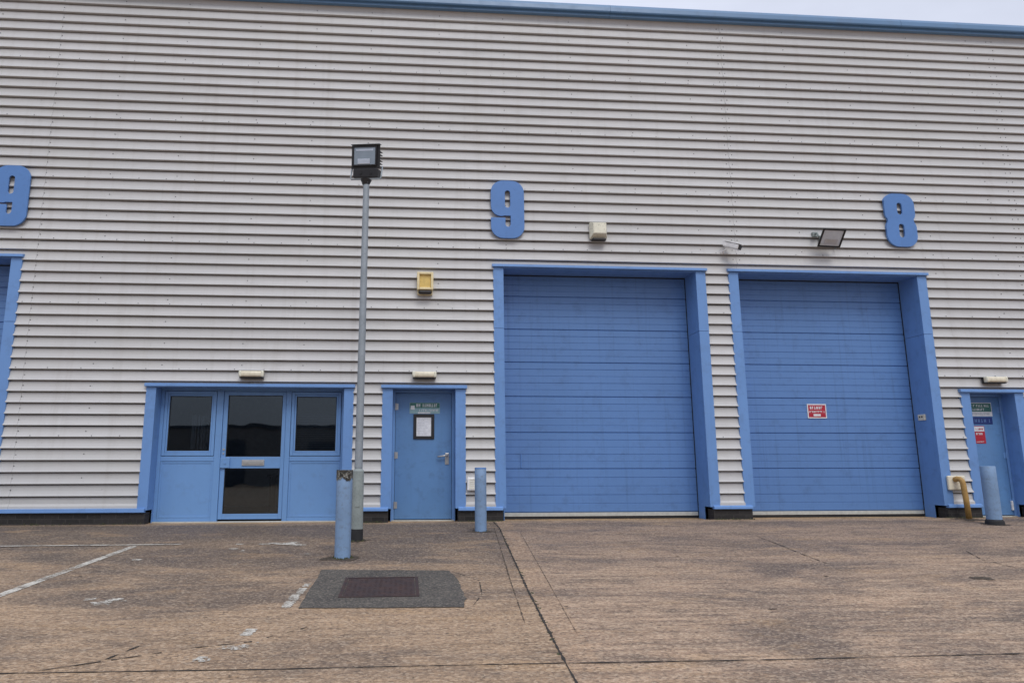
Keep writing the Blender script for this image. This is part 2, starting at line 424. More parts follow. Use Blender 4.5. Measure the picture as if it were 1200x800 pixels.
for i in range(45):
    x, y = rr.uniform(-5, 8), rr.uniform(4.6, 11.6)
    blob(bm, x, y, rr.choice([.006, .010, .016]), 7, 1.4, .0065, i + 100)
for i, (x, y, r) in enumerate([(6.09, 7.295, .075), (3.2, 6.2, .025), (4.5, 7.5, .02)]): blob(bm, x, y, r, 12, 1.5, .006, i + 300)
for i, (x, y, r) in enumerate([(-.74, 8.9, .19), (1.171, 11.01, .14), (9.81, 11.308, .19), (-.657, 10.206, .15), (9.9, 11.95, .2)]): blob(bm, x, y, r, 16, 1.25, .0052, i + 500)  # dirt rings that also paint contact shadow round the bollard, post and pipe feet
tag(obj('ground_stains_and_contact_shade', bm, M_grime_shade), kind='structure')

# asphalt repair with the manhole cover in it
bm = bmesh.new()
cor = [(-.905, 6.50), (.527, 6.44), (.575, 6.75), (.56, 7.6), (.50, 8.03), (-.90, 8.17)]
P = []
for a, b in zip(cor, cor[1:] + cor[:1]):
    n = 18
    for k in range(n):
        p = Vector(a).lerp(Vector(b), k / n); j = Vector((noise.noise(Vector((p.x * 14, p.y * 14, 1))), noise.noise(Vector((p.x * 14, p.y * 14, 9))))) * .02
        P.append(p + j)
bm.faces.new([bm.verts.new((p.x, p.y, gz(p.x, p.y) + .006)) for p in P])
bmesh.ops.triangulate(bm, faces=bm.faces)
tag(obj('asphalt_ground_patch', bm, M_asph), kind='structure')

mh = thing('manhole_cover', 'rusty rectangular iron manhole cover set in the dark asphalt patch', 'manhole cover', (-.225, 7.28, gz(-.225, 7.28)))
mh.rotation_euler = (math.atan(SLOPE), 0, 0)
bm = bmesh.new()
for a in (-1, 1):
    box(bm, -.375, .375, a * .43 - (.03 if a > 0 else 0), a * .43 + (.03 if a < 0 else 0), -.02, .012)
    box(bm, a * .375 - (.03 if a > 0 else 0), a * .375 + (.03 if a < 0 else 0), -.4, .4, -.02, .012)
obj('cover_frame', bm, M_rust, mh)
bm = bmesh.new()
box(bm, -.337, .337, -.392, .392, -.02, .008)
for i in range(13):
    for j in range(14):
        if noise.noise(Vector((i * .6, j * .6, 2))) > .18: continue
        x, y = -.30 + i * .05, -.355 + j * .0545
        s = 1 if (i + j) % 2 else -1
        M = Matrix.Translation((x, y, .008)) @ Matrix.Rotation(s * PI / 4, 4, 'Z')
        box(bm, -.013, .013, -.006, .006, 0, .002, M=M)
obj('cover_plate', bm, M_rust, mh)

# moss, grit and weeds along wall foot and bollard bases
def tufts(name, spots, label=None):
    bm = bmesh.new(); r_ = random.Random(5)
    for (x, y, rad, n, hh) in spots:
        for k in range(n):
            a = r_.uniform(0, 2 * PI); q = rad * math.sqrt(r_.uniform(.55, 1.2)); px, py = x + q * math.cos(a), y + q * math.sin(a)
            s = r_.uniform(.006, .016); h = hh * r_.uniform(.3, 1)
            z = gz(px, py)
            vs = [bm.verts.new((px + s * math.cos(t) * r_.uniform(.6, 1.2), py + s * math.sin(t) * r_.uniform(.6, 1.2), z)) for t in (0, 1.3, 2.5, 3.8, 5)]
            tip = bm.verts.new((px + r_.uniform(-.01, .01), py + r_.uniform(-.01, .01), z + h))
            for i in range(5): bm.faces.new((vs[i], vs[(i + 1) % 5], tip))
    return obj(name, bm, M_moss)
spots = [(-.732, 8.9, .115, 130, .03), (1.171, 11.01, .085, 90, .028), (9.809, 11.308, .11, 100, .03), (-.657, 10.206, .095, 70, .03)]
for x, y in [(.1, 0)]:
    pass
rr = random.Random(9)
for k in range(120):
    x = rr.choice([rr.uniform(-7, -4.3), rr.uniform(-1, -.3), rr.uniform(.95, 1.7), rr.uniform(5.4, 6.1), rr.uniform(9.7, 10.4)])
    spots.append((x, D - .035, .035, 5, .02))
for k in range(26):
    t = rr.random(); spots.append((1.5 - .41 * t, 11.4 - 6.4 * t, .02, 4, .008))
tag(tufts('moss', spots), 'dark moss and grit gathered round bollard feet and along the wall base', 'moss', kind='stuff')

# ------------------------------------------------------------------ the building
B = thing('industrial_building', 'grey ribbed metal clad industrial unit with blue doors and trim', 'building', (0, D, 0))
def part(name, bm, mat, parent=B, smooth=False, label=None, recalc=True):
    """bm is given in world coordinates"""
    off = Vector((0, D, 0))
    for v in bm.verts: v.co -= off
    o = obj(name, bm, mat, parent, smooth, recalc)
    if label: o['label'] = label
    return o

XL, XR = -20.0, 26.0
ZR = [9.382, 9.191, 8.998, 8.808, 8.617, 8.424, 8.23, 8.037, 7.84, 7.652, 7.455, 7.264, 7.086, 6.893, 6.704, 6.511, 6.32, 6.13, 5.94, 5.742, 5.546, 5.35, 5.155, 4.967, 4.786, 4.603, 4.408, 4.218, 4.024, 3.835, 3.647, 3.458, 3.269, 3.082, 2.893, 2.708, 2.525, 2.34, 2.156, 1.966, 1.78, 1.592, 1.399, 1.213, 1.021, 0.826, 0.63, 0.427, 0.244]
ZR = [.5 * z + .5 * (9.382 - i * (9.382 - .244) / 48) for i, z in enumerate(ZR)]
# openings: x0, x1 outer edge of trim, z top of trim
OPEN = [(-10.62, -6.64, 4.53), (-4.39, -.90, 2.31), (-.405, 1.047, 2.31), (1.555, 5.525, 4.53), (5.97, 9.865, 4.53), (10.255, 11.50, 2.31)]
TRIM = .185
def profile(z0):
    """list of (y, z) from top to z0; y is out of the wall when negative"""
    pts = [(-.004, 9.60)]
    for i, z in enumerate(ZR[:-1]):
        pts += [(.011, z + .12), (.006, z + .09), (-.006, z + .055), (-.018, z + .028), (-.024, z + .017), (-.026, z + .010), (-.022, z + .004), (.022, z + .004), (.060, z + .001), (.058, z - .012), (.016, z - .020)]
    zb = ZR[-1]
    pts += [(.010, zb + .07), (-.018, zb + .03), (-.020, zb - .02)]
    out = []
    for k, (y, z) in enumerate(pts):
        if z >= z0: out.append((y, z))
        else:
            y1, z1 = pts[k - 1]
            t = (z1 - z0) / (z1 - z); out.append((y1 + (y - y1) * t, z0)); break
    return out
cuts = sorted(set([XL, XR] + [v for o in OPEN for v in o[:2]] + [-6.42, 6.152, 18.7]))
bm = bmesh.new()
def sheet_off(x): return -.0035 if (6.152 <= x < 18.7) or x < -6.42 else 0
for a, b in zip(cuts, cuts[1:]):
    mid = (a + b) / 2; z0 = .2
    for o in OPEN:
        if o[0] <= mid <= o[1]: z0 = o[2] - .02
    # cladding laps 12 mm over the jambs where it meets a door trim
    aa = a - .008 if any(abs(a - o[1]) < 1e-6 for o in OPEN) and z0 < 1 else a
    bb = b + .008 if any(abs(b - o[0]) < 1e-6 for o in OPEN) and z0 < 1 else b
    pr = profile(z0); n = max(1, int((bb - aa) / .4)); so = sheet_off(mid); rows = []
    for k in range(n + 1):
        x = aa + (bb - aa) * k / n; r = []
        for (y, z) in pr:
            w = .0015 * noise.noise(Vector((x * .6, z * 5.2, 2))) + .003 * noise.noise(Vector((x * .15, z * .9, 8)))
            r.append(bm.verts.new((x, D + y + so + w, z + .002 * noise.noise(Vector((x * .5, z * 3, 5))))))
        rows.append(r)
    for r0, r1 in zip(rows, rows[1:]):
        for i in range(len(pr) - 1): bm.faces.new((r0[i], r0[i + 1], r1[i + 1], r1[i]))
def screw(x, z, y):
    n0 = len(bm.faces)
    cyl(bm, (x, y + .006, z), (x, y - .008, z), .0105, .009, 6, mi=1)
rr = random.Random(21)
def blocked(x, z): return any(o[0] - .03 < x < o[1] + .03 and z < o[2] + .02 for o in OPEN)
colsA = [-6.41, 6.095, 6.205, 11.83, 11.94]
colsB = [-12.2, -11.0, -9.8, -8.6, -7.5, -5.31, -4.16, -2.82, -1.78, -.75, .55, 1.80, 3.10, 4.28, 5.46, 7.45, 8.75, 10.08, 11.37, 13.1, 14.4, 15.7]
for i, z in enumerate(ZR[:-1]):
    zc = z + .10
    for x in colsA + colsB:
        if x in colsB and i % 2: continue
        if x > 1 and zc < 4.45 and x < 10.3 and (i % 8 or x in colsB): continue
        xx = x + rr.uniform(-.012, .012)
        if not blocked(xx, zc) and rr.random() < .97: screw(xx, zc + rr.uniform(-.008, .008), D + .009 + sheet_off(xx))
    if i % 6 == 0 and i:
        x = -13 + rr.uniform(0, .3)
        while x < 17:
            if not blocked(x, z + .03): screw(x, z + .026, D - .016 + sheet_off(x))
            x += .50 + rr.uniform(-.05, .05)
for xj in (6.152,):            # edge of the overlapping sheet
    for z in ZR[:-1]:
        if not blocked(xj, z): box(bm, xj - .0025, xj + .0025, D - .031, D - .020, z + .008, z + .030, mi=1)
part('cladding', bm, [M_clad, M_screw], recalc=False)
# coping
bm = bmesh.new()
pf = [(D - .02, 9.60), (D - .02, 9.585), (D - .10, 9.585), (D - .10, 9.64), (D - .15, 9.64), (D - .16, 9.66), (D - .155, 9.745), (D - .135, 9.80), (D - .11, 9.822), (D + .35, 9.85), (D + .35, 9.60)]
pieces = [-20, -14.1, -8.1, -2.1, 3.9, 9.9, 15.9, 26]
for a, b in zip(pieces, pieces[1:]):
    A = [bm.verts.new((a, y, z)) for y, z in pf]; Bv = [bm.verts.new((b - .005, y, z)) for y, z in pf]; n = len(pf)
    bm.faces.new(A); bm.faces.new(Bv[::-1])
    for i in range(n): bm.faces.new((A[i], A[(i + 1) % n], Bv[(i + 1) % n], Bv[i]))
part('coping', bm, M_coping)
# roof, sides and back so that the block is a real volume
bm = bmesh.new()
box(bm, XL, XR, D + .36, D + 24, 9.3, 9.5)
part('roof', bm, M_opp)
for q in ((XL, XL + .2, D + .04, D + 24), (XR - .2, XR, D + .04, D + 24), (XL + .2, XR - .2, D + 23.8, D + 24)):
    bm = bmesh.new(); box(bm, *q, -.1, 9.3); part('side_wall', bm, M_opp)
# inner backing behind the sheets (blocks light around openings)
bm = bmesh.new()
prev = XL
xs_ = [XL] + [v for o in OPEN for v in o[:2]] + [XR]
for a, b in zip(xs_[0::2], xs_[1::2]): box(bm, a + (.02 if a > XL else .21), b - (.02 if b < XR else .21), D + .06, D + .5, .19, 9.29)
for o in OPEN: box(bm, o[0] - .02, o[1] + .02, D + .06, D + .5, o[2] + .03, 9.28)
part('inner_wall', bm, M_dark)

# brick plinth + base flashing on the solid stretches
solid = [(-20, -10.62 + .12), (-6.64 - .12, -4.39 + .13), (-.90 - .13, -.405 + .13), (1.047 - .13, 1.555 + .13), (5.525 - .13, 5.97 + .13), (9.865 - .13, 10.255 + .13), (11.50 - .13, 26)]
for a, b in solid:
    bm = bmesh.new(); box(bm, a, b, D - .012, D + .23, -.2, .168); part('brick_plinth', bm, M_brick)
zt = ZR[-1]
for a, b in [(-20, -10.62), (-6.64, -4.39), (-.90, -.405), (1.047, 1.555), (5.525, 5.97), (9.865, 10.255), (11.50, 26)]:
    wide = (b - a) > .6; bm = bmesh.new()
    pf = [(D + .03, zt - .006), (D - .012, zt - .006), (D - .05, zt - (.014 if wide else .03)), (D - .055, .176), (D - .048, .168), (D + .03, .172)]
    e = 0.0
    A = [bm.verts.new((a - TRIM * .7 * (a > -19), y, z)) for y, z in pf]; Bv = [bm.verts.new((b + TRIM * .7 * (b < 25), y, z)) for y, z in pf]; n = len(pf)
    bm.faces.new(A); bm.faces.new(Bv[::-1])
    for i in range(n): bm.faces.new((A[i], A[(i + 1) % n], Bv[(i + 1) % n], Bv[i]))
    part('base_flashing', bm, M_blue)

# door and window surrounds
def surround(o, depth, seam, trim=TRIM, brick=True):
    x0, x1, zt = o; bm = bmesh.new(); yf = D - .020; g = .003
    zs = [(.205, seam - g), (seam + g, zt - .062)] if seam else [(.205, zt - .062)]
    for (za, zb) in zs:
        for s, xa, xb in ((-1, x0, x0 + trim), (1, x1 - trim, x1)):
            box(bm, xa, xb, yf, D + .055, za, zb, .003)
        # reveal liners, starting just behind the face trim
        for xa, xb in ((x0 + trim - .012, x0 + trim), (x1 - trim, x1 - trim + .012)):
            box(bm, xa, xb, D + .056, D + depth, za, zb)
    # rear part of the reveal runs to the ground
    for xa, xb in ((x0 + trim - .012, x0 + trim + .002), (x1 - trim - .002, x1 - trim + .012)):
        box(bm, xa, xb, D + min(.235, depth - .02), D + depth - .001, -.02, .204)
    # dark backing behind seams
    for xa, xb in ((x0 + .02, x0 + trim - .02), (x1 - trim + .02, x1 - .02)): box(bm, xa, xb, D + .056, D + .07, .21, zt - .07)
    # head: face, soffit, drip flashing with sloped top
    box(bm, x0 + trim + .001, x1 - trim - .001, yf + .004, D + .055, zt - .075, zt - .03)
    box(bm, x0 + trim - .012, x1 - trim + .012, D + .056, D + depth, zt - .062, zt - .05)
    pf = [(D + .03, zt), (D - .03, zt - .003), (D - .062, zt - .014), (D - .066, zt - .058), (D - .060, zt - .062), (D - .018, zt - .060), (D + .03, zt - .06)]
    A = [bm.verts.new((x0 - .022, y, z)) for y, z in pf]; Bv = [bm.verts.new((x1 + .022, y, z)) for y, z in pf]; n = len(pf)
    bm.faces.new(A); bm.faces.new(Bv[::-1])
    for i in range(n): bm.faces.new((A[i], A[(i + 1) % n], Bv[(i + 1) % n], Bv[i]))
    return part('door_surround', bm, M_blue)

ROLL = [(OPEN[0], 'blue sectional roller door at the far left edge'), (OPEN[3], 'blue sectional roller door in the middle with a pale bottom strip'), (OPEN[4], 'blue sectional roller door with a red and white sign')]
for o in (OPEN[0], OPEN[3], OPEN[4]): surround(o, .5, 3.335)
surround(OPEN[1], .27, None, .165); surround(OPEN[2], .27, None, .18); surround(OPEN[5], .30, None, .18)

def roller(o, label):
    x0, x1, zt = o; xa, xb = x0 + TRIM + .012, x1 - TRIM - .012; yd = D + .50
    bm = bmesh.new()
    # section profile: ribs, shadow grooves, section joints
    joints = [.095, .86, 1.51, 2.165, 2.80, 3.42, 4.05, 4.60]
    pts = []
    for a, b in zip(joints, joints[1:]):
        h = b - a; n = 5
        pts += [(.020, a), (.020, a + .006), (.0, a + .014)]
        for k in range(1, n):
            z = a + h * k / n; d = .005 if k % 2 else .008
            pts += [(0, z - .007), (d, z - .003), (d, z + .002), (0, z + .006)]
        pts += [(0, b - .010)]
    n = 10; rows = []
    for k in range(n + 1):
        x = xa + (xb - xa) * k / n
        rows.append([bm.verts.new((x, yd + y + .003 * noise.noise(Vector((x * .7, z * 1.3, x0))), z)) for y, z in pts])
    for r0, r1 in zip(rows, rows[1:]):
        for i in range(len(pts) - 1): bm.faces.new((r0[i], r0[i + 1], r1[i + 1], r1[i]))
    box(bm, xa, xb, yd + .03, yd + .05, .05, 4.6)
    door = part('roller_door', bm, M_roller, label=label, recalc=True)
    bm = bmesh.new(); box(bm, xa, xb, yd - .006, yd + .035, .028, .092, .004)
    part('bottom_strip', bm, M_seal, door)
    bm = bmesh.new(); box(bm, xa, xb, yd + .004, yd + .03, -.015, .026)
    part('rubber_seal', bm, M_rubber, door)
    # dark guide gaps at both sides
    bm = bmesh.new()
    box(bm, x0 + TRIM, xa, yd - .01, yd + .06, 0, zt - .06); box(bm, xb, x1 - TRIM, yd - .01, yd + .06, 0, zt - .06)
    box(bm, xa, xb, yd - .004, yd - .001, zt - .085, zt - .062)
    part('guide_track', bm, M_dark, door)
    return door
rd = [roller(o, l) for o, l in ROLL]
# door pull recess on the middle shutter
bm = bmesh.new(); box(bm, 2.085, 2.103, D + .488, D + .4995, .88, 1.13, .003)
part('pull_handle', bm, M_number, rd[1])

# ---- glazed entrance screen (recess .27)
yd = D + .27
def frame_rect(bm, xa, xb, za, zb, w, y0, y1, bev=.003):
    box(bm, xa, xa + w, y0, y1, za, zb, bev); box(bm, xb - w, xb, y0, y1, za, zb, bev)
    box(bm, xa + w + .0005, xb - w - .0005, y0 + .0005, y1 - .0005, za, za + w, bev); box(bm, xa + w + .0005, xb - w - .0005, y0 + .0005, y1 - .0005, zb - w, zb, bev)
bm = bmesh.new()
x0, x1 = -4.225, -1.065
box(bm, x0, x0 + .06, yd, yd + .07, 0, 2.25, .003); box(bm, x1 - .06, x1, yd, yd + .07, 0, 2.25, .003)
box(bm, x0 + .061, x1 - .061, yd + .001, yd + .069, 2.205, 2.25)
box(bm, -3.275, -3.165, yd - .012, yd + .07, 0, 2.204, .004); box(bm, -2.085, -2.0, yd - .012, yd + .07, 0, 2.204, .004)
for xa, xb in ((x0 + .061, -3.276), (-1.999, x1 - .061)):
    box(bm, xa, xb, yd - .004, yd + .069, 1.0, 1.085, .004)
    box(bm, xa, xb, yd + .001, yd + .069, 0.0, .055, .003)
part('entrance_frame', bm, M_blue_panel)
for xa, xb, lb in ((x0 + .068, -3.283, 'left blue framed window beside the glazed door'), (-1.992, x1 - .068, 'right blue framed window beside the glazed door')):
    bm = bmesh.new()
    frame_rect(bm, xa, xb, 1.092, 2.198, .05, yd - .014, yd + .05, .005)
    frame_rect(bm, xa + .052, xb - .052, 1.144, 2.146, .03, yd - .004, yd + .05, .005)
    w = part('window_frame', bm, M_blue_panel, label=lb)
    bm = bmesh.new(); box(bm, xa + .08, xb - .08, yd + .018, yd + .024, 1.172, 2.118); part('window_pane', bm, M_glass, w)
    bm = bmesh.new(); frame_rect(bm, xa + .0815, xb - .0815, 1.1735, 2.1165, .012, yd + .008, yd + .017, 0); part('window_gasket', bm, M_rubber, w)
    bm = bmesh.new()
    box(bm, xa + .02, xb - .02, yd + .012, yd + .03, .07, .985, .002)
    frame_rect(bm, xa - .006, xb + .006, .057, .998, .035, yd + .004, yd + .04, .003)
    part('blank_panel', bm, M_blue_panel)
bm = bmesh.new(); xa, xb = -3.160, -2.090
box(bm, xa, xa + .075, yd + .004, yd + .055, .03, 2.20, .004); box(bm, xb - .062, xb, yd + .004, yd + .055, .03, 2.20, .004)
for za, zb in ((2.135, 2.20), (.88, 1.075), (.03, .12)): box(bm, xa + .0755, xb - .0625, yd + .005, yd + .054, za, zb, .004)
ed = part('entrance_door', bm, M_blue_panel, label='glazed blue office door with letter plate between two windows')
for za, zb in ((1.075, 2.135), (.12, .88)):
    bm = bmesh.new(); box(bm, xa + .07, xb - .058, yd + .027, yd + .033, za - .004, zb + .004); part('door_glass', bm, M_glass, ed)
    bm = bmesh.new(); frame_rect(bm, xa + .0765, xb - .0635, za + .001, zb - .001, .010, yd + .016, yd + .026, 0); part('glass_gasket', bm, M_rubber, ed)
bm = bmesh.new(); box(bm, -2.80, -2.42, yd - .010, yd + .003, .925, 1.025, .003); box(bm, -2.775, -2.445, yd - .016, yd - .0105, .948, 1.002, .003); part('letter_plate', bm, M_steel, ed)
bm = bmesh.new(); box(bm, -3.158, -3.0, yd - .03, yd + .003, .885, 1.06, .006); cyl(bm, (-3.08, yd - .04, .97), (-3.08, yd - .03, .97), .018); part('lock_case', bm, M_blue_panel, ed)
bm = bmesh.new(); cyl(bm, (-3.118, yd - .006, 1.20), (-3.118, yd + .003, 1.20), .018); part('lock_cylinder', bm, M_steel, ed)
bm = bmesh.new(); cyl(bm, (-3.118, yd - .006, 1.13), (-3.118, yd + .003, 1.13), .013); part('lock_cylinder', bm, M_steel, ed)
bm = bmesh.new(); box(bm, x0, x1, yd - .035, yd + .07, -.03, -.001, .004); part('threshold', bm, M_seal)
# slats added inside the side windows to imitate lines reflected in the glass
bm = bmesh.new()
for k in range(20): box(bm, -1.93, -1.13, yd + .13, yd + .155, 1.19 + k * .032, 1.192 + k * .032 + .014)
part('level_reflection_slats', bm, M_slats)
bm = bmesh.new()
for k in range(7): box(bm, -3.72 + k * .052, -3.70 + k * .052 + (.012 if k % 3 else .026), yd + .13, yd + .136, 1.14, 1.80)
part('upright_reflection_slats', bm, M_slats)
# room behind the glazing
bm = bmesh.new(); prism(bm, [(-4.7, 0), (-4.6, 0), (-4.6, 2.6), (-.8, 2.6), (-.8, 0), (-.7, 0), (-.7, 2.7), (-4.7, 2.7)], D + .51, D + 4.4)
box(bm, -4.7, -.7, D + 4.4, D + 4.5, 0, 2.7)
part('office_wall', bm, M_roomwall)
bm = bmesh.new(); box(bm, -4.6, -.8, D + .34, D + 4.4, -.01, .005); part('office_floor', bm, M_carpet)
bm = bmesh.new()
box(bm, -4.22, -4.2, yd + .08, D + .6, 0, 2.4); part('office_lining', bm, M_dark)
bm = bmesh.new(); box(bm, -1.09, -1.07, yd + .08, D + .6, 0, 2.4)
part('office_lining', bm, M_dark)
bm = bmesh.new()
box(bm, -2.75, -1.9, D + 2.3, D + 2.9, .70, .74, .005)
for xx in (-2.7, -1.98):
    box(bm, xx, xx + .04, D + 2.34, D + 2.86, 0, .70)
part('office_desk', bm, M_carpet)

# ---- steel personnel doors
def steel_door(xa, xb, zt, yd, label, hinge_left, handle):
    bm = bmesh.new()
    box(bm, xa, xa + .045, yd - .012, yd + .06, 0, zt, .003); box(bm, xb - .045, xb, yd - .012, yd + .06, 0, zt, .003); box(bm, xa + .046, xb - .046, yd - .011, yd + .059, zt - .05, zt - .001, .003)
    part('door_frame', bm, M_blue_panel)
    bm = bmesh.new(); box(bm, xa + .05, xb - .05, yd + .004, yd + .05, .012, zt - .055, .004)
    d = part('service_door', bm, M_door, label=label)
    hx = xa + .047 if hinge_left else xb - .047
    for z in (.25, 1.1, 1.95):
        bm = bmesh.new(); cyl(bm, (hx, yd - .012, z - .06), (hx, yd - .012, z + .06), .014, seg=12)
        s = 1 if hinge_left else -1
        box(bm, min(hx, hx + s * .05), max(hx, hx + s * .05), yd - .002, yd + .003, z - .055, z + .055); part('hinge', bm, M_steel if handle else M_blue_panel, d)
    if handle:
        bm = bmesh.new(); hx = xb - .13 if hinge_left else xa + .13
        box(bm, hx - .035, hx + .035, yd - .008, yd + .003, .94, 1.14, .008)
        cyl(bm, (hx, yd - .008, 1.09), (hx, yd - .055, 1.09), .011)
        s = -1 if hinge_left else 1
        tube(bm, [(hx + .02 * -s, yd - .058, 1.095), (hx + s * .06, yd - .058, 1.09), (hx + s * .17, yd - .056, 1.075)], .014, 10)
        cyl(bm, (hx, yd - .016, .985), (hx, yd - .007, .985), .02)
        part('door_handle', bm, M_steel, d)
    bm = bmesh.new(); box(bm, xa, xb, yd - .02, yd + .06, -.03, -.001, .003); part('threshold', bm, M_seal)
    return d
steel_door(-.225, .867, 2.245, D + .27, 'blue steel door with green sign and framed notice', True, 1)
sd2 = steel_door(10.435, 11.32, 2.245, D + .30, 'blue steel door with navy and red signs at the right edge', False, 0)
# white bolt box low on the hinge side
bm = bmesh.new(); box(bm, 11.23, 11.262, D + .27, D + .303, .10, .27, .006); part('door_stay', bm, M_white, sd2)

# ------------------------------------------------------------------ unit numbers
def arc(cx, cz, r, a0, a1, n=10):
    return [(cx + r * math.cos(math.radians(a0 + (a1 - a0) * k / n)), cz + r * math.sin(math.radians(a0 + (a1 - a0) * k / n))) for k in range(n + 1)]
def stadium(x0, x1, z0, z1):
    r = (x1 - x0) / 2
    return arc((x0 + x1) / 2, z1 - r, r, 0, 180) + arc((x0 + x1) / 2, z0 + r, r, 180, 360)
def chamf(x0, x1, z0, z1):   # stadium with clipped corners
    return stadium(x0, x1, z0, z1)
def digit(ch):
    if ch == '9':
        out = [(0, 97), (66, 97), (66, 66)] + arc(78, 66, 12, 180, 360, 8) + [(90, 107)] + [(60, 107)] + arc(48, 152, 48, -80, -180, 8)[0:] + \
              arc(56, 219, 56, 180, 90, 10) + arc(97, 219, 56, 90, 0, 10) + arc(97, 56, 56, 0, -90, 10) + arc(56, 56, 56, -90, -180, 10)
        return out, [stadium(65, 89, 145, 228)], 153, 275
    out = arc(50, 212, 56, 180, 90, 10) + arc(97, 212, 56, 90, 0, 10) + [(153, 180)] + arc(108, 168, 45, 0, -40, 6) + arc(108, 96, 45, 40, 0, 6) + arc(97, 56, 56, 0, -90, 10) + arc(56, 56, 56, -90, -180, 10) + arc(45, 96, 45, 180, 140, 6) + arc(45, 168, 45, 220, 180, 6)
    out = [(x, z) for x, z in out if True]
    out = [(max(x, 0), z) for x, z in out]
    return out, [stadium(64, 89, 162, 222), stadium(63, 90, 45, 114)], 153, 268
def number(ch, cx, cz, h, label):
    out, holes, W, H = digit(ch); s = h / H
    cu = bpy.data.curves.new('c', 'CURVE'); cu.dimensions = '2D'; cu.fill_mode = 'BOTH'; cu.extrude = .016; cu.bevel_depth = .003; cu.bevel_resolution = 1; cu.offset = -.003
    for poly in [out] + holes:
        sp = cu.splines.new('POLY'); sp.points.add(len(poly) - 1)
        for p, (x, z) in zip(sp.points, poly): p.co = ((x - W / 2) * s, (z - H / 2) * s, 0, 1)
        sp.use_cyclic_u = True
    tmp = bpy.data.objects.new('t', cu); COL.objects.link(tmp)
    me = bpy.data.meshes.new_from_object(tmp.evaluated_get(bpy.context.evaluated_depsgraph_get()))
    bpy.data.objects.remove(tmp)
    me.transform(Matrix.Rotation(PI / 2, 4, 'X'))
    me.materials.clear(); me.materials.append(M_number)
    o = bpy.data.objects.new('unit_number', me); link(o); o.location = (cx, D - .052, cz)
    return tag(o, label, 'number')
number('9', 1.825, 5.56, 1.11, 'large blue number 9 on the wall above the middle roller door')
number('9', -6.945, 5.57, 1.11, 'large blue number 9 above the roller door, cut by the left edge')
number('8', 9.455, 5.555, 1.06, 'large blue number 8 on the wall above the right roller door')

# ------------------------------------------------------------------ wall lights
def bulkhead(cx, cz, label, w=.44):
    t = thing('bulkhead_light', label, 'wall light', (cx, D - .045, cz), group='bulkhead lights over the doors')
    bm = bmesh.new(); box(bm, -w / 2 + .02, w / 2 - .02, -.075, .03, -.066, -.046, .006); box(bm, -w / 2 + .02, w / 2 - .02, -.02, .03, -.045, .05, .004); obj('light_base', bm, M_black, t)
    bm = bmesh.new(); box(bm, -w / 2 + .008, w / 2 - .008, -.105, -.021, -.045, .055, .028); obj('light_diffuser', bm, M_cream, t, True)
    for s in (-1, 1):
        bm = bmesh.new(); box(bm, s * (w / 2 - .035) - .025, s * (w / 2 - .035) + .025, -.112, -.022, -.050, .060, .02); obj('end_cap', bm, M_ivory, t, True)
bulkhead(-2.635, 2.46, 'slim cream wall light above the glazed office entrance')
bulkhead(.318, 2.475, 'slim cream wall light above the steel door with the framed notice')
bulkhead(10.91, 2.475, 'slim cream wall light above the door with navy and red signs')

# ------------------------------------------------------------------ alarm sounders
t = thing('alarm_box', 'yellow faced alarm box with a black lamp below, beside the lamp post', 'alarm box', (.318, D - .045, 4.12))
bm = bmesh.new(); box(bm, -.135, .135, 0, .05, -.20, .19, .01); obj('alarm_backplate', bm, M_yellow_rim, t)
bm = bmesh.new()
frame_rect(bm, -.145, .145, -.13, .195, .045, -.11, -.001, .012)
obj('alarm_cover', bm, M_yellow_rim, t)
bm = bmesh.new(); box(bm, -.10, .10, -.07, -.01, -.085, .15, .006); obj('alarm_face', bm, M_yellow, t)
bm = bmesh.new(); box(bm, -.12, .12, -.095, -.005, -.20, -.132, .03); obj('alarm_lamp', bm, M_black, t)
t = thing('alarm_box', 'ivory alarm box with chamfered front on the wall above the middle roller door', 'alarm box', (3.51, D - .045, 5.18))
bm = bmesh.new(); box(bm, -.16, .16, -.05, .03, -.15, .165, .02); obj('alarm_backplate', bm, M_ivory, t)
bm = bmesh.new()
a = [(-.155, -.14), (.155, -.14), (.155, .16), (-.155, .16)]; b_ = [(-.115, -.075), (.115, -.075), (.115, .125), (-.115, .125)]
va = [bm.verts.new((x, -.051, z)) for x, z in a]; vb = [bm.verts.new((x, -.14, z)) for x, z in b_]
bm.faces.new(va[::-1]); bm.faces.new(vb)
for i in range(4): bm.faces.new((va[i], va[(i + 1) % 4], vb[(i + 1) % 4], vb[i]))
bmesh.ops.bevel(bm, geom=list(bm.edges), offset=.006, segments=2, affect='EDGES')
obj('alarm_cover', bm, M_ivory, t)
bm = bmesh.new(); box(bm, -.13, .13, -.10, .02, -.19, -.152, .015); obj('alarm_lamp', bm, M_black, t)

# ------------------------------------------------------------------ wall floodlight (face tipped down)
t = thing('wall_floodlight', 'silver floodlight bracketed to the wall and tipped down, left of the number 8', 'floodlight', (7.86, D - .05, 5.08))
tilt = Matrix.Translation((0, -.24, .02)) @ Matrix.Rotation(math.radians(42), 4, 'X') @ Matrix.Rotation(math.radians(-3), 4, 'Z')
bm = bmesh.new()
pr = [(-.20, -.17), (.20, -.17), (.20, .17), (-.20, .17)]; bk = [(-.13, -.12), (.13, -.12), (.13, .12), (-.13, .12)]
va = [bm.verts.new(tilt @ Vector((x, -.03, z))) for x, z in pr]; vb = [bm.verts.new(tilt @ Vector((x, .11, z))) for x, z in bk]
bm.faces.new(va); bm.faces.new(vb[::-1])
for i in range(4): bm.faces.new((va[i], va[(i + 1) % 4], vb[(i + 1) % 4], vb[i]))
obj('lamp_housing', bm, M_galvdull, t)
bm = bmesh.new()
frame_rect(bm, -.215, .215, -.185, .185, .03, -.058, -.031, .004)
for v in bm.verts: v.co = tilt @ v.co
